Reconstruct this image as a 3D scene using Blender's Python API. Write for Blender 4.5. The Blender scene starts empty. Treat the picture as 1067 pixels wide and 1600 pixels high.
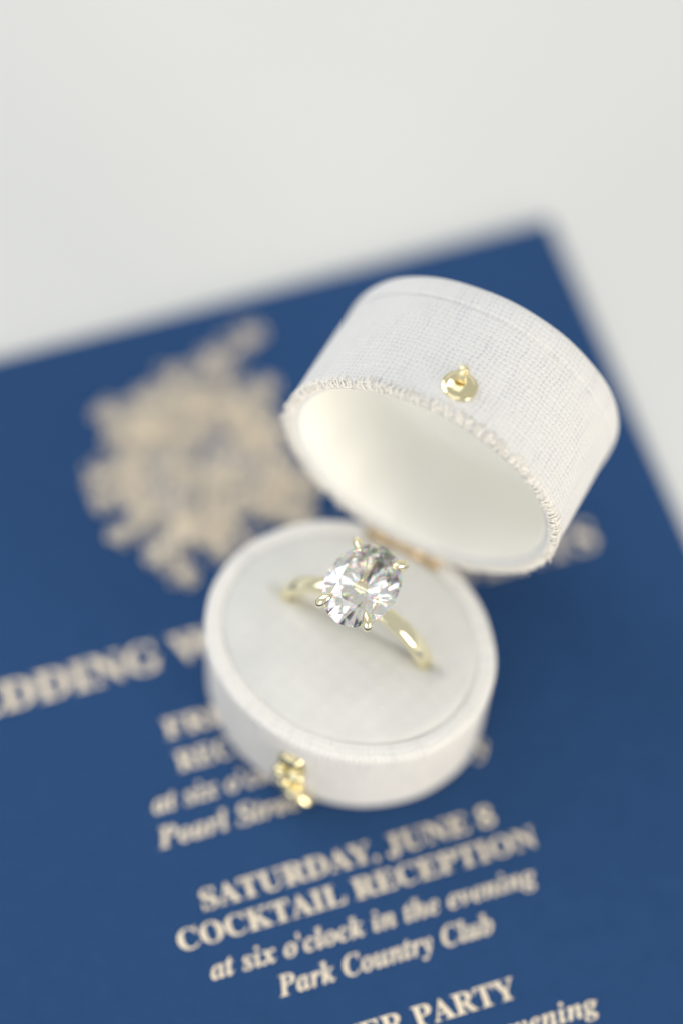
import bpy, bmesh, math, random
import numpy as np
from mathutils import Vector, Matrix

random.seed(7)
rng = np.random.default_rng(7)
S = 0.0012                      # one working unit = 1.2 mm; everything is built at real size in metres
sc = bpy.context.scene
col = sc.collection

# ------------------------------------------------------------------ camera
EL, ROLL, FPX, DIST = 1.0762, 0.0995, 4472.9, 320.0
cpos = Vector((0, -math.cos(EL), math.sin(EL))) * DIST
fwd = -cpos.normalized()
rt = Vector((1, 0, 0)); up = rt.cross(fwd)
r2 = rt * math.cos(ROLL) + up * math.sin(ROLL)
u2 = -rt * math.sin(ROLL) + up * math.cos(ROLL)
cam = bpy.data.cameras.new('camera')
camo = bpy.data.objects.new('camera', cam); col.objects.link(camo)
camo.matrix_world = Matrix(((r2.x, u2.x, -fwd.x, cpos.x * S), (r2.y, u2.y, -fwd.y, cpos.y * S),
                            (r2.z, u2.z, -fwd.z, cpos.z * S), (0, 0, 0, 1)))
cam.sensor_fit = 'VERTICAL'; cam.sensor_height = 36.0; cam.sensor_width = 24.0
cam.lens = FPX / 1600 * 36
cam.clip_start = 0.01; cam.clip_end = 50
cam.dof.use_dof = True
cam.dof.focus_distance = 286.2 * S
cam.dof.aperture_fstop = 3.4
sc.camera = camo

# ------------------------------------------------------------------ light
w = bpy.data.worlds.new('World'); sc.world = w; w.use_nodes = True
bg = w.node_tree.nodes['Background']
bg.inputs[0].default_value = (0.93, 0.93, 0.91, 1); bg.inputs[1].default_value = 0.60

def area(name, loc, target, size, power, colr, sy=None):
    l = bpy.data.lights.new(name, 'AREA'); l.energy = power; l.color = colr
    l.size = size
    if sy: l.shape = 'RECTANGLE'; l.size_y = sy
    o = bpy.data.objects.new(name, l); col.objects.link(o)
    o.location = loc
    d = (Vector(target) - Vector(loc)).normalized()
    o.rotation_euler = d.to_track_quat('-Z', 'Y').to_euler()
    return o
area('window_light', (-0.90, 0.62, 0.95), (0, 0, 0), 1.0, 7.8, (0.96, 0.98, 1.0), 1.0)
area('overhead_light', (-0.12, 0.05, 1.30), (0, 0, 0), 1.0, 3.0, (1.0, 1.0, 0.99), 1.0)
area('warm_light', (0.95, -0.78, 0.30), (0, 0, 0.01), 0.5, 9.6, (1.0, 0.90, 0.76), 0.5)
area('front_fill_light', (-0.50, -1.05, 0.38), (0, 0, 0.01), 0.7, 3.4, (1.0, 0.99, 0.96), 0.7)  # added low fill lamp to brighten the lid interior and upright walls

vs = sc.view_settings
vs.view_transform = 'Standard'; vs.look = 'None'; vs.exposure = 0.0; vs.gamma = 1.0; vs.use_curve_mapping = False
sc.render.engine = 'CYCLES'
cy = sc.cycles
cy.max_bounces = 24; cy.transmission_bounces = 24; cy.glossy_bounces = 8; cy.diffuse_bounces = 6
cy.caustics_reflective = True; cy.caustics_refractive = True; cy.blur_glossy = 0.6
cy.sample_clamp_indirect = 20.0
cy.use_denoising = True
cy.use_adaptive_sampling = False

# ------------------------------------------------------------------ helpers
def tag(o, label=None, cat=None, kind=None, group=None):
    if label: o['label'] = label
    if cat: o['category'] = cat
    if kind: o['kind'] = kind
    if group: o['group'] = group
    return o

def empty(name, loc, rz=0, parent=None):
    o = bpy.data.objects.new(name, None); col.objects.link(o)
    o.location = Vector(loc) * S; o.rotation_euler = (0, 0, rz)
    o.empty_display_size = 0.005
    if parent: o.parent = parent
    return o

def mesh(name, verts, faces, mat, parent=None, smooth=True, uv=None, loc=None):
    me = bpy.data.meshes.new(name)
    v = (np.asarray(verts, float) * S)
    me.from_pydata([tuple(p) for p in v], [], [tuple(int(i) for i in f) for f in faces])
    if uv is not None:
        lay = me.uv_layers.new(name='UVMap')
        li = np.empty(len(me.loops), np.int32); me.loops.foreach_get('vertex_index', li)
        lay.data.foreach_set('uv', np.asarray(uv, np.float32)[li].ravel())
    if smooth: me.polygons.foreach_set('use_smooth', [True] * len(me.polygons))
    me.materials.append(mat)
    me.update()
    o = bpy.data.objects.new(name, me); col.objects.link(o)
    if parent: o.parent = parent
    if loc: o.location = Vector(loc) * S
    return o

def loft(loops, closed=True, cap0=False, cap1=False):
    """loops: list of (n,3) arrays of the same length -> verts, faces"""
    n = len(loops[0]); V = np.concatenate(loops); F = []
    for i in range(len(loops) - 1):
        for j in range(n if closed else n - 1):
            k = (j + 1) % n
            F.append((i*n + j, i*n + k, (i+1)*n + k, (i+1)*n + j))
    if cap0: F.append(tuple(range(n - 1, -1, -1)))
    if cap1: F.append(tuple(range((len(loops)-1)*n, len(loops)*n)))
    return V, F

def tube(path, rad, n=10, closed=False, caps=True, flat=1.0, upv=None):
    """tube along a path; rad a number or list; flat squashes the second axis"""
    P = [Vector(p) for p in path]; m = len(P)
    R = rad if hasattr(rad, '__len__') else [rad] * m
    loops = []; prev = None
    for i in range(m):
        if closed: t = (P[(i+1) % m] - P[i-1]).normalized()
        else: t = (P[min(i+1, m-1)] - P[max(i-1, 0)]).normalized()
        if prev is None:
            a = Vector(upv) if upv else (Vector((0, 0, 1)) if abs(t.z) < .9 else Vector((1, 0, 0)))
            nrm = (a - t * a.dot(t)).normalized()
        else:
            nrm = (prev - t * prev.dot(t)).normalized()
        prev = nrm; bi = t.cross(nrm)
        loops.append(np.array([P[i] + nrm*math.cos(q)*R[i] + bi*math.sin(q)*R[i]*flat for q in np.linspace(0, 2*math.pi, n, endpoint=False)]))
    if closed:
        V, F = loft(loops + [loops[0]])
        return V, F
    return loft(loops, cap0=caps, cap1=caps)

class Bag:
    def __init__(self): self.V = []; self.F = []; self.n = 0
    def add(self, VF):
        V, F = VF; V = np.asarray(V, float)
        self.V.append(V); self.F += [tuple(i + self.n for i in f) for f in F]; self.n += len(V)
    def build(self, *a, **k): return mesh(a[0], np.concatenate(self.V), self.F, *a[1:], **k)

def blob(c, r, nu=8, nv=6, rot=None):
    c = np.asarray(c, float); r = np.asarray(r, float) * np.ones(3)
    V = []; F = []
    for i in range(nv + 1):
        th = math.pi * i / nv
        for j in range(nu):
            ph = 2*math.pi*j/nu
            V.append((math.sin(th)*math.cos(ph), math.sin(th)*math.sin(ph), math.cos(th)))
    V = np.array(V) * r
    if rot is not None: V = V @ np.array(rot.to_matrix()).T
    for i in range(nv):
        for j in range(nu):
            k = (j+1) % nu
            F.append((i*nu+j, (i+1)*nu+j, (i+1)*nu+k, i*nu+k))
    return V + c, F

# ------------------------------------------------------------------ node helpers
def mat(name):
    m = bpy.data.materials.new(name); m.use_nodes = True
    nt = m.node_tree; return m, nt, nt.nodes['Principled BSDF']
def N(nt, t, **kw):
    n = nt.nodes.new(t)
    for k, v in kw.items(): setattr(n, k, v)
    return n
def M(nt, op, a, b=None, c=None):
    n = N(nt, 'ShaderNodeMath', operation=op)
    for i, x in enumerate((a, b, c)):
        if x is None: continue
        if isinstance(x, (int, float)): n.inputs[i].default_value = x
        else: nt.links.new(x, n.inputs[i])
    return n.outputs[0]
def noise(nt, scale, detail=4, rough=.55, vec=None):
    n = N(nt, 'ShaderNodeTexNoise'); n.inputs['Scale'].default_value = scale
    n.inputs['Detail'].default_value = detail; n.inputs['Roughness'].default_value = rough
    if vec is not None: nt.links.new(vec, n.inputs['Vector'])
    return n
def ramp(nt, fac, stops):
    r = N(nt, 'ShaderNodeValToRGB'); e = r.color_ramp.elements
    while len(e) < len(stops): e.new(.5)
    for q, (p, c) in zip(e, stops): q.position = p; q.color = (*c, 1)
    nt.links.new(fac, r.inputs[0]); return r.outputs[0]
def bump(nt, h, dist, strength=1.0, nrm=None):
    b = N(nt, 'ShaderNodeBump'); b.inputs['Distance'].default_value = dist; b.inputs['Strength'].default_value = strength
    nt.links.new(h, b.inputs['Height'])
    if nrm is not None: nt.links.new(nrm, b.inputs['Normal'])
    return b.outputs[0]
def objco(nt): return N(nt, 'ShaderNodeTexCoord').outputs['Object']

def linen(name, base, gap, relief=0.06, gapmix=0.65):
    """plain-weave cloth: UV runs in threads"""
    m, nt, p = mat(name); L = nt.links
    uv = N(nt, 'ShaderNodeUVMap').outputs[0]
    nz = noise(nt, .22, 3, .6, uv)
    sub = N(nt, 'ShaderNodeVectorMath', operation='SUBTRACT'); L.new(nz.outputs['Color'], sub.inputs[0]); sub.inputs[1].default_value = (.5, .5, .5)
    scl = N(nt, 'ShaderNodeVectorMath', operation='SCALE'); L.new(sub.outputs[0], scl.inputs[0]); scl.inputs['Scale'].default_value = 2.2
    add = N(nt, 'ShaderNodeVectorMath', operation='ADD'); L.new(uv, add.inputs[0]); L.new(scl.outputs[0], add.inputs[1])
    sp = N(nt, 'ShaderNodeSeparateXYZ'); L.new(add.outputs[0], sp.inputs[0])
    U, V = sp.outputs[0], sp.outputs[1]
    def slub(a, b):
        cmb = N(nt, 'ShaderNodeCombineXYZ'); L.new(M(nt, 'FLOOR', a), cmb.inputs[0]); L.new(M(nt, 'MULTIPLY', b, .05), cmb.inputs[1])
        return M(nt, 'MULTIPLY_ADD', noise(nt, 1.7, 2, .5, cmb.outputs[0]).outputs[0], 1.5, -.25)
    su, sv = slub(U, V), slub(V, U)
    pu = M(nt, 'ABSOLUTE', M(nt, 'SINE', M(nt, 'MULTIPLY', U, math.pi)))
    pv = M(nt, 'ABSOLUTE', M(nt, 'SINE', M(nt, 'MULTIPLY', V, math.pi)))
    fu, fv = M(nt, 'FLOOR', U), M(nt, 'FLOOR', V)
    # warp goes over where (col + V) is near an odd count
    ow = M(nt, 'MULTIPLY_ADD', M(nt, 'SINE', M(nt, 'MULTIPLY', M(nt, 'ADD', fu, V), math.pi)), .5, .5)
    of = M(nt, 'MULTIPLY_ADD', M(nt, 'SINE', M(nt, 'MULTIPLY', M(nt, 'ADD', M(nt, 'ADD', fv, U), 1.0), math.pi)), .5, .5)
    hw = M(nt, 'MULTIPLY', M(nt, 'POWER', pu, M(nt, 'MULTIPLY_ADD', su, -.8, 1.0)), M(nt, 'MULTIPLY_ADD', ow, .6, .4))
    hf = M(nt, 'MULTIPLY', M(nt, 'POWER', pv, M(nt, 'MULTIPLY_ADD', sv, -.8, 1.0)), M(nt, 'MULTIPLY_ADD', of, .6, .4))
    H = M(nt, 'MAXIMUM', hw, hf)
    big = noise(nt, .06, 2, .5, uv)
    stv = N(nt, 'ShaderNodeVectorMath', operation='MULTIPLY'); L.new(uv, stv.inputs[0]); stv.inputs[1].default_value = (.55, .09, 1)
    strk = noise(nt, 1.0, 4, .65, stv.outputs[0])
    gapf = ramp(nt, M(nt, 'ADD', H, M(nt, 'MULTIPLY', M(nt, 'SUBTRACT', strk.outputs[0], .47), 1.5)), [(.30, (1, 1, 1)), (.62, (0, 0, 0))])
    mix = N(nt, 'ShaderNodeMix', data_type='RGBA')
    L.new(M(nt, 'MULTIPLY', gapf, gapmix), mix.inputs[0])
    mix.inputs[6].default_value = (*base, 1); mix.inputs[7].default_value = (*gap, 1)
    L.new(mix.outputs[2], p.inputs['Base Color'])
    p.inputs['Roughness'].default_value = .9; p.inputs['Sheen Weight'].default_value = .15
    p.inputs['Specular IOR Level'].default_value = .2
    fib = noise(nt, 3.5, 3, .6, uv)
    hh = M(nt, 'ADD', H, M(nt, 'MULTIPLY', fib.outputs[0], .35))
    b1 = bump(nt, big.outputs[0], .3 * S, .6)
    L.new(bump(nt, hh, relief * 4 * S, .55, b1), p.inputs['Normal'])
    return m

def felt(name, base, sc1=2500, d=.08, var=.04):
    m, nt, p = mat(name); L = nt.links; co = objco(nt)
    n1 = noise(nt, sc1, 3, .6, co); n2 = noise(nt, 120, 3, .55, co)
    b = np.array(base)
    L.new(ramp(nt, n2.outputs[0], [(.3, tuple(b * (1 - var))), (.7, tuple(np.minimum(b * (1 + var), .92)))]), p.inputs['Base Color'])
    p.inputs['Roughness'].default_value = .95; p.inputs['Specular IOR Level'].default_value = .15
    p.inputs['Sheen Weight'].default_value = .3; p.inputs['Sheen Roughness'].default_value = .5
    b1 = bump(nt, n2.outputs[0], .25 * S, .5)
    L.new(bump(nt, n1.outputs[0], d * S, .7, b1), p.inputs['Normal'])
    return m

def metal(name, base, rough, scratch=.0):
    m, nt, p = mat(name); L = nt.links
    p.inputs['Base Color'].default_value = (*base, 1); p.inputs['Metallic'].default_value = 1
    n = noise(nt, 900, 3, .6, objco(nt))
    L.new(M(nt, 'MULTIPLY_ADD', n.outputs[0], .12, rough - .06), p.inputs['Roughness'])
    if scratch: L.new(bump(nt, n.outputs[0], scratch * S, .4), p.inputs['Normal'])
    return m

LINEN = linen('white_linen', (.77, .77, .76), (.56, .57, .645))
LINEN_LOW = linen('base_linen', (.87, .855, .82), (.70, .69, .69), gapmix=.85, relief=.1)
FRAY = felt('raw_thread', (.88, .85, .79), 3000, .05)
LINING = felt('cream_lining', (.935, .928, .88), 1800, .05, .015)
CUSH = felt('cushion_suede', (.675, .675, .655), 2200, .16, .05)
GOLD = metal('ring_gold', (.95, .885, .63), .06)
BRASS = metal('box_brass', (.90, .81, .52), .14, .02)
HINGE = metal('hinge_brass', (.66, .53, .36), .38, .03)

def diamond_mat(name, iors):
    m = bpy.data.materials.new(name); m.use_nodes = True; nt = m.node_tree; nt.nodes.clear()
    out = N(nt, 'ShaderNodeOutputMaterial'); prev = None
    for c, ior in iors:
        g = N(nt, 'ShaderNodeBsdfGlass'); g.inputs['Color'].default_value = (*c, 1); g.inputs['IOR'].default_value = ior
        g.inputs['Roughness'].default_value = 0
        if prev is None: prev = g.outputs[0]
        else:
            a = N(nt, 'ShaderNodeAddShader'); nt.links.new(prev, a.inputs[0]); nt.links.new(g.outputs[0], a.inputs[1]); prev = a.outputs[0]
    nt.links.new(prev, out.inputs[0]); return m
CROWN = diamond_mat('diamond_crown', (((.66, .66, .66), 2.42), ((.34, 0, 0), 2.385), ((0, .34, 0), 2.42), ((0, 0, .34), 2.465)))
DIAMOND = diamond_mat('diamond', (((1, 1, 1), 2.42),))

# ------------------------------------------------------------------ tabletop
def table_mat():
    m, nt, p = mat('tabletop_white'); co = objco(nt)
    n = noise(nt, 14, 4, .55, co)
    nt.links.new(ramp(nt, n.outputs[0], [(.3, (.695, .705, .69)), (.7, (.715, .722, .71))]), p.inputs['Base Color'])
    p.inputs['Roughness'].default_value = .75; p.inputs['Specular IOR Level'].default_value = .25
    nt.links.new(bump(nt, noise(nt, 900, 3, .6, co).outputs[0], .00012, .4), p.inputs['Normal'])
    return m
TZ = -0.75
tt = mesh('tabletop', [(-900, -700, TZ), (900, -700, TZ), (900, 900, TZ), (-900, 900, TZ),
                       (-900, -700, TZ-25), (900, -700, TZ-25), (900, 900, TZ-25), (-900, 900, TZ-25)],
          [(0, 1, 2, 3), (7, 6, 5, 4), (0, 4, 5, 1), (1, 5, 6, 2), (2, 6, 7, 3), (3, 7, 4, 0)], table_mat(), smooth=False)
tag(tt, 'plain off-white tabletop under the blue card', 'tabletop', 'structure')

# ------------------------------------------------------------------ invitation card
CW, CH, CT = 96.0, 132.0, 0.5
card = empty('invitation_card', (20.98, 42.12, 0), 0.4085)     # origin: its top right corner
tag(card, 'navy blue invitation card with gold foil lettering and flowers, lying under the ring box', 'card')
def card_mat():
    m, nt, p = mat('navy_card'); co = objco(nt)
    n = noise(nt, 330, 4, .62, co); f = noise(nt, 1600, 4, .65, co)
    mixf = M(nt, 'ADD', M(nt, 'MULTIPLY', n.outputs[0], .6), M(nt, 'MULTIPLY', f.outputs[0], .4))
    nt.links.new(ramp(nt, mixf, [(.30, (.0190, .061, .166)), (.70, (.0245, .074, .196))]), p.inputs['Base Color'])
    p.inputs['Roughness'].default_value = .8; p.inputs['Specular IOR Level'].default_value = .12
    nt.links.new(bump(nt, f.outputs[0], .05 * S, .5, bump(nt, n.outputs[0], .12 * S, .5)), p.inputs['Normal'])
    return m
bm = bmesh.new()
bmesh.ops.create_cube(bm, size=1)
for v in bm.verts:
    v.co = Vector(((v.co.x - .5) * CW * S, (v.co.y - .5) * CH * S, (-.5 + v.co.z) * CT * S))
bmesh.ops.bevel(bm, geom=bm.edges[:], offset=.08 * S, segments=2, affect='EDGES')
me = bpy.data.meshes.new('card_sheet'); bm.to_mesh(me); bm.free(); me.materials.append(card_mat())
cs = bpy.data.objects.new('card_sheet', me); col.objects.link(cs); cs.parent = card

def foil_mat():
    m, nt, p = mat('gold_foil'); co = objco(nt)
    n = noise(nt, 400, 4, .6, co)
    nt.links.new(ramp(nt, n.outputs[0], [(.3, (.79, .68, .515)), (.7, (.92, .81, .63))]), p.inputs['Base Color'])
    p.inputs['Metallic'].default_value = .25; p.inputs['Roughness'].default_value = .45
    nt.links.new(bump(nt, n.outputs[0], .05 * S, .5), p.inputs['Normal'])
    return m
FOIL = foil_mat()

def serif(s, italic=False):
    out = ''
    for ch in s:
        o = ord(ch)
        if 'A' <= ch <= 'Z': out += chr((0x1D468 if italic else 0x1D400) + o - 65)
        elif 'a' <= ch <= 'z': out += chr((0x1D482 if italic else 0x1D41A) + o - 97)
        elif '0' <= ch <= '9': out += chr(0x1D7CE + o - 48)
        else: out += ch
    return out

def text_curve(s, *_):
    italic = _[4]
    cu = bpy.data.curves.new('lettering', 'FONT'); cu.body = serif(s, italic); cu.size = 1.0
    cu.resolution_u = 3; cu.offset = .006
    to = bpy.data.objects.new('lettering', cu); col.objects.link(to)
    return to
def text_line(to, dg, s, x0, x1, base, cap, italic=False, space=1.0):
    me = bpy.data.meshes.new_from_object(to.evaluated_get(dg))
    n = len(me.vertices); co = np.empty(n * 3); me.vertices.foreach_get('co', co); co = co.reshape(-1, 3)
    sx = (x1 - x0) / (co[:, 0].max() - co[:, 0].min())
    caph = .70
    co[:, 0] = (x0 + (co[:, 0] - co[:, 0].min()) * sx); co[:, 1] = base + co[:, 1] * cap / caph; co[:, 2] = .022
    me.vertices.foreach_set('co', (co * S).ravel()); me.materials.clear(); me.materials.append(FOIL); me.update()
    me.name = 'lettering_mesh'
    return me, s
LINES = [
    ('WEDDING WEEKEND EVENTS', -86.6, -9.9, -42.9, 3.5, False, 1.0),
    ('FRIDAY, JUNE 7', -62.5, -33.6, -51.0, 2.25, False, 1.0),
    ('RECEPTION PARTY', -62.3, -33.4, -55.0, 2.25, False, 1.0),
    ("at six o'clock in the evening", -66.2, -29.9, -58.9, 2.2, True, 1.0),
    ('Pearl Street Grill Brewery', -66.8, -30.0, -62.8, 2.3, True, 1.0),
    ('SATURDAY, JUNE 8', -64.4, -32.1, -70.7, 2.3, False, 1.0),
    ('COCKTAIL RECEPTION', -68.0, -28.7, -74.3, 2.3, False, 1.0),
    ("at six o'clock in the evening", -65.8, -30.2, -78.2, 2.2, True, 1.0),
    ('Park Country Club', -59.7, -36.3, -82.0, 2.3, True, 1.0),
    ('AFTER PARTY', -59.7, -36.4, -89.3, 2.3, False, 1.0),
    ("at ten o'clock in the evening", -67.0, -28.9, -93.3, 2.2, True, 1.0),
]
curves = [text_curve(*a_) for a_ in LINES]
dg = bpy.context.evaluated_depsgraph_get()
done = [text_line(c_, dg, *a_) for c_, a_ in zip(curves, LINES)]
for c_ in curves:
    cd = c_.data; bpy.data.objects.remove(c_); bpy.data.curves.remove(cd)
for me_, s_ in done:
    o = bpy.data.objects.new('lettering', me_); col.objects.link(o); o.parent = card
    o['label'] = 'gold foil line reading ' + s_

# floral emblem: foil roses, leaves and sprigs printed on the card
def leaf(x, y, ang, ln, wd, n=7, hole=True):
    pts = []
    for i in range(n + 1):
        t = i / n; pts.append((t * ln, wd * math.sin(math.pi * t ** .85)))
    for i in range(n - 1, 0, -1):
        t = i / n; pts.append((t * ln, -wd * math.sin(math.pi * t ** .85)))
    c, s_ = math.cos(ang), math.sin(ang)
    return [(x + c*p - s_*q, y + s_*p + c*q) for p, q in pts]
class Print:
    def __init__(self): self.V = []; self.F = []
    def poly(self, pts, z=.022):
        k = len(self.V); self.V += [(p[0], p[1], z) for p in pts]; self.F.append(tuple(range(k, k + len(pts))))
    def leaf(self, *a, dense=False):
        pts = leaf(*a); z = nz_()
        self.stroke(pts + pts[:1], .125, z, False)
        n = len(pts) // 2
        self.stroke([pts[0], ((pts[2][0]+pts[-2][0])/2, (pts[2][1]+pts[-2][1])/2), pts[n]], .14, nz_())
        for k in ((2, 3, 4, 5) if dense else (3,)):
            self.stroke([pts[k], ((pts[k-1][0]+pts[-k+1][0])/2, (pts[k-1][1]+pts[-k+1][1])/2), pts[-k]], .10, nz_())
    def stroke(self, pts, wd, z=.022, taper=True):
        k = len(self.V); n = len(pts)
        for i, p in enumerate(pts):
            a = pts[max(i-1, 0)]; b = pts[min(i+1, n-1)]
            dx, dy = b[0]-a[0], b[1]-a[1]; l = math.hypot(dx, dy) or 1
            q = wd * (.5 + .5 * math.sin(math.pi * (i + .5) / n) if taper else 1) * .5
            self.V += [(p[0] - dy/l*q, p[1] + dx/l*q, z), (p[0] + dy/l*q, p[1] - dx/l*q, z)]
        for i in range(n - 1): self.F.append((k+2*i, k+2*i+1, k+2*i+3, k+2*i+2))
    def build(self, name): return mesh(name, self.V, self.F, FOIL, card, smooth=False)
zz = [0.022]
def nz_():
    zz[0] += .0004; return zz[0]
def rose(x, y, r):
    P = Print()
    for k, (rr, n) in enumerate(((1.0, 9), (.78, 8), (.56, 6), (.36, 5), (.2, 3))):
        for j in range(n):
            a0 = 2*math.pi*j/n + k*.5 + rng.normal(0, .08); da = 2*math.pi/n * .52
            pts = []
            for t in np.linspace(-1, 1, 9):
                q = r * rr * (1 + .10 * math.cos(t * 1.4)) * (1 - .14 * abs(t) ** 3)
                pts.append((x + q*math.cos(a0 + t*da), y + q*math.sin(a0 + t*da)))
            P.stroke(pts, r * .085, nz_())
            for t in (-.5, .0, .5):
                q1, q2 = r*rr*.98, r*rr*.82
                P.stroke([(x + q*math.cos(a0 + t*da), y + q*math.sin(a0 + t*da)) for q in (q1, (q1+q2)/2, q2)], r*.05, nz_())
    P.poly([(x + r*.1*math.cos(t), y + r*.1*math.sin(t)) for t in np.linspace(0, 6.283, 9)[:-1]], nz_())
    return P.build('printed_rose')
def sprig(x0, y0, x1, y1, n, ll, wd, bend=.1):
    P = Print(); dx, dy = x1-x0, y1-y0; L = math.hypot(dx, dy); A = math.atan2(dy, dx)
    path = [(x0 + dx*t - dy*bend*math.sin(math.pi*t), y0 + dy*t + dx*bend*math.sin(math.pi*t)) for t in np.linspace(0, 1, 10)]
    P.stroke(path, .28, nz_())
    for i in range(n):
        t = .2 + .72 * i / max(n-1, 1); k = int(t * 9); px, py = path[k]
        for sg in (-1, 1):
            P.leaf(px, py, A + sg * (.75 + rng.normal(0, .12)), ll * (1.1 - .4*t) * rng.uniform(.8, 1.15), wd * (1.0 - .35*t))
    P.leaf(x1 - math.cos(A)*ll*.6, y1 - math.sin(A)*ll*.6, A, ll, wd)
    return P.build('printed_sprig')
for a_ in ((-55.3, -20.6, 4.3), (-44.2, -22.3, 4.8), (-47.5, -13.6, 3.4), (-42.0, -16.0, 2.8), (-50.5, -27.2, 2.8), (-50.2, -21.8, 2.0), (-50.6, -17.4, 2.0), (-53.6, -14.2, 2.4), (-41.2, -27.4, 2.6)): rose(*a_)
CX, CY = -49.6, -20.0
for (tx, ty, n, ll, wd) in ((-38.2, -5.2, 4, 3.0, 1.0), (-43.6, -6.8, 4, 3.0, 1.0), (-48.4, -8.0, 3, 2.9, 1.0), (-53.1, -9.6, 3, 2.8, .9),
                            (-57.9, -10.6, 4, 3.0, 1.0), (-57.8, -14.2, 3, 2.8, 1.0), (-61.4, -18.9, 3, 2.8, .9), (-61.4, -21.6, 2, 2.6, .9),
                            (-60.9, -26.0, 3, 2.8, 1.0), (-57.8, -29.8, 4, 3.0, 1.0), (-54.7, -33.6, 4, 3.0, 1.0), (-50.3, -31.4, 3, 2.8, 1.0),
                            (-46.0, -33.5, 3, 3.0, 1.0), (-40.0, -31.0, 4, 3.0, 1.0), (-37.6, -26.0, 3, 2.6, .8), (-37.8, -18.8, 3, 2.4, .8),
                            (-38.6, -12.6, 4, 2.6, .8)):
    q = rng.uniform(.3, .6)
    sprig(CX + (tx-CX)*q, CY + (ty-CY)*q, tx, ty, n, ll, wd, rng.uniform(-.28, .28))
for k in range(18):
    a_ = rng.uniform(0, 6.283); rr = rng.uniform(2, 9)
    P = Print(); P.leaf(CX + rr*math.cos(a_), CY + .9*rr*math.sin(a_), a_ + rng.normal(0, .6), rng.uniform(2.2, 3.4), rng.uniform(.7, 1.1), dense=True)
    P.build('printed_leaf')
for k in range(18):
    a_ = rng.uniform(0, 6.283); rr = rng.uniform(6, 10)
    P = Print(); P.leaf(CX + rr*math.cos(a_), CY + .95*rr*math.sin(a_), a_ + rng.normal(0, .9), rng.uniform(1.6, 2.8), rng.uniform(.4, .8))
    P.build('printed_leaf')

# ------------------------------------------------------------------ ring box
A0, B0, H0 = 15.60, 13.50, 13.74
BX, BY, PHI = 2.2484, -21.9973, -0.4032
box = empty('ring_box', (BX, BY, 0), PHI)
tag(box, 'open oval off-white linen ring box with brass clasp, standing on the blue card', 'ring box')

NP = 240
TT = np.linspace(0, 2*math.pi, NP, endpoint=False)
def oval(a, b, d, z, wob=0.0, ph=0.0):
    """oval outline moved by d along its normal"""
    c, s_ = np.cos(TT), np.sin(TT)
    nx, ny = b*c, a*s_; l = np.hypot(nx, ny)
    dd = d + wob * (np.sin(3*TT + ph + z*.15) * .6 + np.sin(7*TT + 2*ph + z*.3) * .3 + np.sin(13*TT + 3*ph) * .2)
    zz_ = z + np.zeros_like(TT)
    return np.stack([a*c + dd*nx/l, b*s_ + dd*ny/l, zz_], 1)
def arclen(a, b):
    p = oval(a, b, 0, 0); q = np.roll(p, -1, 0)
    s_ = np.concatenate([[0], np.cumsum(np.linalg.norm(q - p, axis=1))]); return s_
PITCH = .53
def wall(name, a, b, prof, material, parent, wob=.05, ph=0., cap_last=False, cap_first=False):
    s_ = arclen(a, b); nth = round(s_[-1] / PITCH / 2) * 2
    u = s_ / s_[-1] * nth
    loops = []; uvs = []; vv = 0
    prev = None
    for d, z in prof:
        lp = oval(a, b, d, z, wob, ph); lp = np.concatenate([lp, lp[:1]])
        if prev is not None: vv += math.hypot(d - prev[0], z - prev[1])
        prev = (d, z)
        loops.append(lp); uvs.append(np.stack([u, np.full(NP + 1, vv / PITCH)], 1))
    V, F = loft(loops, closed=False, cap0=cap_first, cap1=cap_last)
    return mesh(name, V, F, material, parent, uv=np.concatenate(uvs))
def smooth_prof(pts, n=4):
    """Catmull-Rom through the profile points"""
    out = []; m = len(pts)
    for i in range(m - 1):
        p0, p1, p2, p3 = [np.array(pts[max(0, min(m-1, k))]) for k in (i-1, i, i+1, i+2)]
        for t in np.linspace(0, 1, n, endpoint=False):
            out.append(tuple(.5 * (2*p1 + (p2-p0)*t + (2*p0-5*p1+4*p2-p3)*t*t + (3*p1-p0-3*p2+p3)*t**3)))
    out.append(tuple(pts[-1])); return out

prof = smooth_prof([(-3.0, .04), (-1.2, .05), (-.62, .3), (-.40, .9), (-.34, 1.8), (-.28, 4), (-.16, 8), (-.02, 11.5), (.02, 12.8),
                    (-.10, 13.35), (-.36, 13.64), (-.8, 13.74), (-1.45, 13.77), (-1.85, 13.68), (-2.0, 13.35), (-2.1, 11.5)])
base = wall('base', A0, B0, prof, LINEN_LOW, box, .10, 1., cap_first=True)

# cushion: domed suede pad with a shallow slit the ring stands in
RY = 0.86
def cushion():
    ns = 46; loops = []
    a, b = A0 - 1.76, B0 - 1.76
    for i in range(ns + 1):
        s_ = 1 - i / ns * .985
        lp = oval(a * s_, b * s_, 0, 0, .03 * s_, 2.)
        edge = min(1, (1 - s_) / .085)
        z = 13.15 + .66 * math.sqrt(max(0, 1 - (1 - edge) ** 2)) + 1.55 * (1 - s_ ** 2.4)
        x, y = lp[:, 0], lp[:, 1]
        along = 1 / (1 + np.exp((np.abs(x) - 9.4) * 2.2))
        zz_ = z - .60 * np.exp(-((y - RY) / .95) ** 2) * along - .55 * np.exp(-((y - RY) / .26) ** 2) * along
        zz_ -= .25 * np.exp(-((y - RY) ** 2 + (np.abs(x) - 8.6) ** 2) / 1.6)
        lp[:, 2] = zz_ + .07 * np.sin(x * .7 + 1) * np.cos(y * .6) + .03 * np.sin(x * 1.9 + y * 1.3) * np.sin(y * 2.3 - x)
        loops.append(lp)
    V, F = loft([oval(a, b, .06, 11.6)] + loops, cap1=True)
    return mesh('cushion', V, F, CUSH, base)
cushion()

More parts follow.
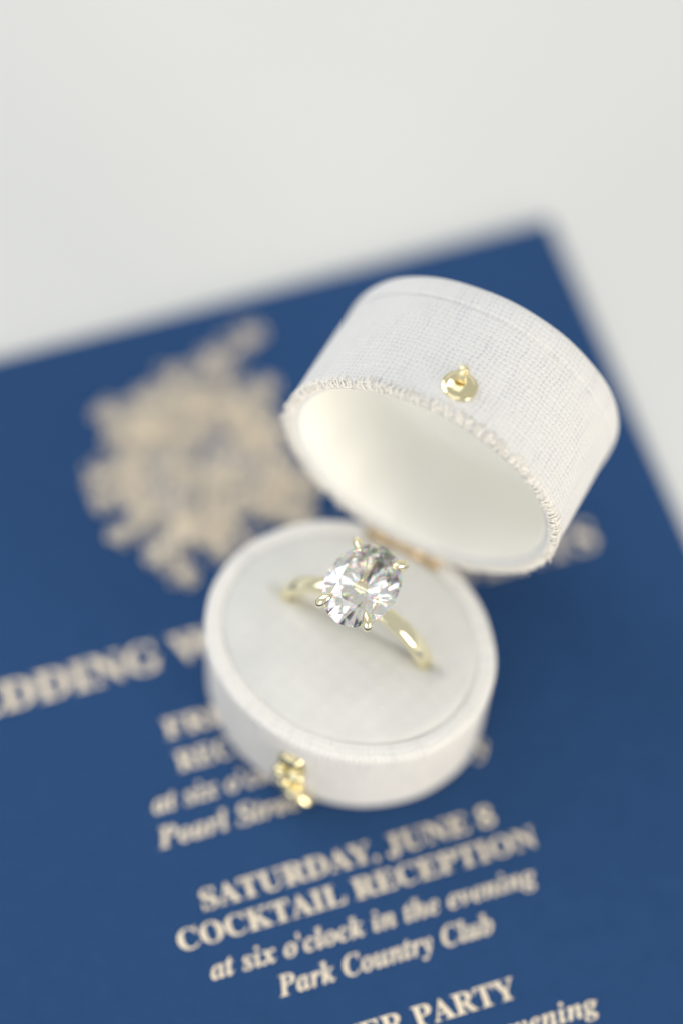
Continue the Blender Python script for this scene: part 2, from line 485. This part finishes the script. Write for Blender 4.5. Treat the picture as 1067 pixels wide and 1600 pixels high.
# lid, swung open on the hinge
LA, LB, LL, ALPHA = 15.50, 12.85, 16.4, 1.668
HPY, HPZ = B0 - 1.3, H0 + .05
lid_c = Vector((0, HPY, HPZ)) - Vector((0, math.cos(ALPHA), -math.sin(ALPHA))) * LB
prof = smooth_prof([(-1.5, .42), (-1.05, .04), (-.5, .0), (-.12, .12), (.0, .5), (.02, 2), (.0, 6), (-.05, 10), (-.10, 12.4), (-.12, 12.9)], 4) + \
       smooth_prof([(-.26, 13.02), (-.24, 13.14), (-.06, 13.2), (-.02, 13.7), (-.06, 14.9), (-.22, 15.65), (-.62, 16.18), (-1.3, 16.42), (-3, 16.5), (-6, 16.6), (-9.5, 16.65)], 4)
lid = wall('lid', LA, LB, prof, LINEN, box, .11, 3., cap_last=True)
lid.location = lid_c * S
lid.rotation_euler = (-ALPHA, 0, 0)
lid['label'] = 'raised lid with frayed rim and brass stud'

def lining():
    prof = smooth_prof([(-1.3, .42), (-1.5, .8), (-1.6, 2), (-1.62, 5), (-1.6, 9), (-1.9, 11.6), (-2.7, 12.8), (-4.2, 13.1), (-7, 12.9), (-10.5, 12.6)], 4)
    loops = []
    for d, z in prof:
        lp = oval(LA, LB, d, z, .06, 1.2)
        # loose gathers of the lining
        c, s_ = np.cos(TT), np.sin(TT)
        g = (.22 * np.sin(9*TT + 1.3) * np.sin(5*TT + .4) + .16 * np.abs(np.sin(4.5*TT + .7)) ** 6) * math.exp(-((z - 6) / 5.0) ** 2)
        lp[:, 0] -= c * g; lp[:, 1] -= s_ * g
        loops.append(lp)
    V, F = loft(loops, cap1=True)
    return mesh('lining', V, [f[::-1] for f in F], LINING, lid)
lining()

# frayed raw edge of cloth round the mouth
def fray():
    B = Bag()
    s_ = arclen(LA, LB); tot = s_[-1]; n = int(tot / .17)
    rim = oval(LA, LB, 0, 0)
    for i in range(n):
        d = (i + rng.uniform(-.35, .35)) * tot / n
        j = np.searchsorted(s_[:-1], d % tot) % NP
        p = rim[j]; nx, ny = p[0] / LA**2, p[1] / LB**2; l = math.hypot(nx, ny); nx /= l; ny /= l
        tx, ty = -ny, nx
        if rng.random() < .86:      # thread ends folded over the edge
            def at(o, z, j): return (p[0] + nx*o + tx*j, p[1] + ny*o + ty*j, z)
            j0 = rng.normal(0, .17); k0 = rng.uniform(.6, 1.5); top = rng.uniform(.25, 1.35)
            pts = [at(.0, top, j0), at(.07*k0, top*.55, j0 + rng.normal(0, .14)), at(.05, .08, j0 + rng.normal(0, .18)),
                   at(-.28, -.12*k0, j0 + rng.normal(0, .1)), at(-.62, -.10*k0, j0 + rng.normal(0, .12)), at(-1.0, .06, j0 + rng.normal(0, .12))]
            rr = rng.uniform(.05, .115)
            B.add(tube(pts, [rr*.6, rr*rng.uniform(.8, 1.15), rr*rng.uniform(.85, 1.2), rr, rr*rng.uniform(.7, 1.1), rr*.5], 6))
        for q_ in range(2):
            r_ = rng.uniform(.06, .13); o_ = rng.uniform(-.9, .14); z_ = rng.uniform(-.16, .05) if o_ < -.1 else rng.uniform(-.1, .8)
            B.add(blob((p[0] + nx*o_ + tx*rng.normal(0, .2), p[1] + ny*o_ + ty*rng.normal(0, .2), z_), (r_*rng.uniform(.8, 1.8), r_*.8, r_), 6, 4,
                       Vector((rng.normal(), rng.normal(), rng.normal())).to_track_quat('X', 'Z')))
        if rng.random() < .45:      # loose fibre ends and loops
            ln = rng.uniform(.2, .9); a1 = rng.normal(0, .9)
            dirv = Vector((nx*.3 + tx*math.sin(a1), ny*.3 + ty*math.sin(a1), -abs(math.cos(a1)) * .5)).normalized()
            c0 = Vector((p[0] - nx*.12, p[1] - ny*.12, .12)); pts = [c0 + dirv*ln*t + Vector((nx, ny, 0)) * .25 * math.sin(t*3) * rng.uniform(.3, 1) for t in (0, .35, .7, 1)]
            B.add(tube(pts, [.05, .045, .04, .025], 5))
    o = B.build('frayed_edge', FRAY, lid)
    o['kind'] = 'stuff'
fray()

# brass stud and eyelet on the lid front
def lathe(prof, n=28, c=(0, 0, 0)):
    loops = [np.array([(c[0] + r*math.cos(t), c[1] + r*math.sin(t), c[2] + z) for t in np.linspace(0, 2*math.pi, n, endpoint=False)]) for r, z in prof]
    return loft(loops, cap0=True, cap1=True)
KZ, KX = 3.55, 1.0
def on_lid(V):
    """stud frame: local z points out of the lid's front wall"""
    out = np.empty_like(np.asarray(V, float)); V = np.asarray(V, float)
    ang = KX / LA
    out[:, 0] = V[:, 0] + KX; out[:, 1] = -LB + .03 - V[:, 2] ; out[:, 2] = V[:, 1] + KZ
    return out
V, F = lathe([(1.82, -.1), (1.86, .06), (1.78, .16), (1.62, .2), (1.5, .30), (1.28, .52), (1.0, .70), (.7, .80), (.56, .82), (.5, .74), (.48, .4)])
mesh('latch_stud', on_lid(V), F, BRASS, lid)
loopp = [(0, .25 + .60*math.sin(t), 1.65 - 1.15*math.cos(t)) for t in np.linspace(-.2, 2*math.pi - .2, 20, endpoint=False)]
V, F = tube(loopp, .16, 8, closed=True, flat=2.6, upv=(0, 0, -1))
mesh('latch_loop', on_lid(V), F, BRASS, lid)

# hinge
hb = Bag()
hb.add(tube([(-4.3, B0 - 1.62, H0 + .34), (-2.2, B0 - 1.62, H0 + .34)], .33, 12))
hb.add(tube([(-2.15, B0 - 1.62, H0 + .34), (2.15, B0 - 1.62, H0 + .34)], .33, 12))
hb.add(tube([(2.2, B0 - 1.62, H0 + .34), (4.3, B0 - 1.62, H0 + .34)], .33, 12))
hinge = hb.build('hinge', HINGE, box)
def slab(x0, x1, y0, y1, z0, z1):
    V = [(x, y, z) for z in (z0, z1) for (x, y) in ((x0, y0), (x1, y0), (x1, y1), (x0, y1))]
    return np.array(V), [(3, 2, 1, 0), (4, 5, 6, 7), (0, 1, 5, 4), (1, 2, 6, 5), (2, 3, 7, 6), (3, 0, 4, 7)]
mesh('hinge_leaf', *slab(-4.3, 4.3, B0 - 2.35, B0 - 1.75, H0 + .02, H0 + .16), HINGE, hinge, smooth=False)

# clasp on the front of the base
CX0 = .55
def on_base(V):
    V = np.asarray(V, float); out = np.empty_like(V)
    out[:, 0] = V[:, 0] + CX0; out[:, 1] = -B0 + .15 - V[:, 2]; out[:, 2] = V[:, 1] + .8
    return out
def rplate(x0, x1, y0, y1, z0, z1, r, n=5):
    pts = []
    for cx_, cy_, a0 in ((x1-r, y1-r, 0), (x0+r, y1-r, 90), (x0+r, y0+r, 180), (x1-r, y0+r, 270)):
        for k in range(n + 1):
            a = math.radians(a0 + 90*k/n); pts.append((cx_ + r*math.cos(a), cy_ + r*math.sin(a)))
    e = min(.12, r*.4); cxm, cym = (x0+x1)/2, (y0+y1)/2
    def ring(z, ins): return np.array([(cxm + (p[0]-cxm)*(1 - ins/(x1-x0)*2), cym + (p[1]-cym)*(1 - ins/(y1-y0)*2), z) for p in pts])
    return loft([ring(z0, 0), ring(z1-e, 0), ring(z1, e)], cap0=True, cap1=True)
V, F = rplate(-1.45, 1.45, 1.2, 9.6, -.5, .30, 1.2, 8); clasp = mesh('clasp', on_base(V), F, BRASS, box)
V, F = rplate(-1.25, 1.25, 6.9, 10.0, .32, .85, 1.1, 8); mesh('clasp_hook', on_base(V), F, BRASS, clasp)
V, F = blob((-.75, 6.5, .95), (.95, .85, .8), 20, 14); mesh('clasp_bead', on_base(V), F, BRASS, clasp)
V, F = blob((1.0, 7.4, 1.0), (1.0, .75, .75), 20, 14); mesh('clasp_bead', on_base(V), F, BRASS, clasp)
V, F = blob((-.55, 4.0, .8), (.85, .8, .7), 20, 14); mesh('clasp_bead', on_base(V), F, BRASS, clasp)
V, F = tube([(-.4, 2.9, .45), (.8, 2.2, .75), (2.0, 1.3, .7), (2.9, .9, .4)], [.7, .8, .8, .55], 14); mesh('clasp_foot', on_base(V), F, BRASS, clasp)

# ------------------------------------------------------------------ ring
ring = empty('engagement_ring', (BX + RY*math.sin(-PHI), BY + RY*math.cos(PHI), H0 - .9), PHI)
tag(ring, 'yellow gold solitaire ring with oval diamond, standing in the cushion slit', 'ring')
RO = 8.9
def band():
    n = 160; loops = []
    for k in range(n):
        t = 2*math.pi*k/n
        c, s_ = math.cos(t), math.sin(t)
        top = max(0, math.sin(t)) ** 6
        wd = 1.02 - .22 * top; th = 1.35
        cs_ = []
        for q in np.linspace(0, 2*math.pi, 20, endpoint=False):
            a = math.copysign(abs(math.cos(q)) ** .75, math.cos(q)); b = math.copysign(abs(math.sin(q)) ** .75, math.sin(q))
            r = RO - th/2 + th/2 * b * (1.0 if b > 0 else .9)
            cs_.append((r*c, wd * a, r*s_))
        loops.append(np.array(cs_))
    V, F = loft(loops + [loops[0]])
    return mesh('band', V, [f[::-1] for f in F], GOLD, ring)
band()

DX, DA, DB, DZ = .22, 3.76, 4.95, 11.55        # stone centre and half axes; DZ: girdle above ring centre
def stone(tr=.60, mr=.82, hc=.28, hp=.858, pr=.12):
    T = []; V = []
    th = [math.radians(22.5 + 45*k) for k in range(8)]
    def P(r, a, z): V.append((DX + DA*r*math.cos(a), DB*r*math.sin(a), DZ + z*DA)); return len(V) - 1
    g = .018
    tab = [P(tr, a, g + hc) for a in th]
    zm = g + hc * (1 - mr*math.cos(math.radians(22.5))) / (1 - tr)
    mid = [P(mr, a + math.radians(22.5), zm) for a in th]
    gu = [P(1, math.radians(22.5*k), g) for k in range(16)]
    gl = [P(1, math.radians(22.5*k), -g) for k in range(16)]
    zp = -g - hp * (1 - pr*math.cos(math.radians(22.5)))
    pv = [P(pr, a + math.radians(22.5), zp) for a in th]
    cul = P(0, 0, -g - hp)
    F = [tuple(tab)]
    G = lambda arr, k: arr[(2*k + 1) % 16]; Hh = lambda arr, k: arr[(2*k + 2) % 16]
    for k in range(8):
        k1 = (k + 1) % 8; km = (k - 1) % 8
        F.append((tab[k], mid[k], tab[k1]))
        F.append((tab[k], mid[km], G(gu, k), mid[k]))
        F.append((mid[k], G(gu, k), Hh(gu, k))); F.append((mid[k], Hh(gu, k), G(gu, k1)))
        F.append((cul, pv[k], G(gl, k), pv[km]))
        F.append((pv[k], Hh(gl, k), G(gl, k))); F.append((pv[k], G(gl, k1), Hh(gl, k)))
    for k in range(16):
        F.append((gu[k], gl[k], gl[(k+1) % 16], gu[(k+1) % 16]))
    o = mesh('diamond', V, F, DIAMOND, ring, smooth=False)
    b = bmesh.new(); b.from_mesh(o.data); bmesh.ops.recalc_face_normals(b, faces=b.faces[:]); b.to_mesh(o.data); b.free()
    o.data.materials.append(CROWN)
    for p in o.data.polygons:
        if p.normal.z > .1: p.material_index = 1
    o['label'] = 'large clear oval brilliant diamond'
    return o
stone()

def prongs():
    for sx in (-1, 1):
        for sy in (-1, 1):
            ta = math.atan2(sy * .755, sx * .656)
            gx, gy = math.cos(ta), math.sin(ta)
            def at(r, z): return (DX + 4.0*r*gx, 5.12*r*gy, DZ + z)
            pts = [at(.12, -4.5), at(.34, -3.5), at(.62, -2.1), at(.86, -.9), at(.985, -.25), at(1.03, .15), at(1.01, .45), at(.955, .72), at(.86, .93), at(.76, 1.04)]
            rad = [.30, .30, .30, .33, .38, .46, .52, .51, .43, .25]
            # refine
            PP = []; RR = []
            for i in range(len(pts) - 1):
                p0, p1, p2, p3 = [np.array(pts[max(0, min(len(pts)-1, k))]) for k in (i-1, i, i+1, i+2)]
                for t in (0, .33, .66):
                    PP.append(tuple(.5 * (2*p1 + (p2-p0)*t + (2*p0-5*p1+4*p2-p3)*t*t + (3*p1-p0-3*p2+p3)*t**3))); RR.append(rad[i] + (rad[i+1]-rad[i])*t)
            PP.append(pts[-1]); RR.append(rad[-1]); PP.append(at(.715, 1.06)); RR.append(.06)
            V, F = tube(PP, RR, 14)
            mesh('prong', V, [f[::-1] for f in F] if False else F, GOLD, ring)
prongs()
rail = [(DX + DA*.60*math.cos(t), DB*.60*math.sin(t), DZ - 2.15) for t in np.linspace(0, 2*math.pi, 48, endpoint=False)]
V, F = tube(rail, .22, 10, closed=True); mesh('basket_rail', V, F, GOLD, ring)
V, F = lathe([(.5, -4.9), (.62, -4.6), (.5, -4.25), (.3, -4.2)], 24, (DX, 0, DZ)); mesh('head_base', V, F, GOLD, ring)

# consistent outward normals everywhere
for o in list(col.objects):
    if o.type == 'MESH' and not o.name.startswith(('lettering', 'printed', 'diamond')):
        b = bmesh.new(); b.from_mesh(o.data)
        bmesh.ops.recalc_face_normals(b, faces=b.faces[:])
        b.to_mesh(o.data); b.free()
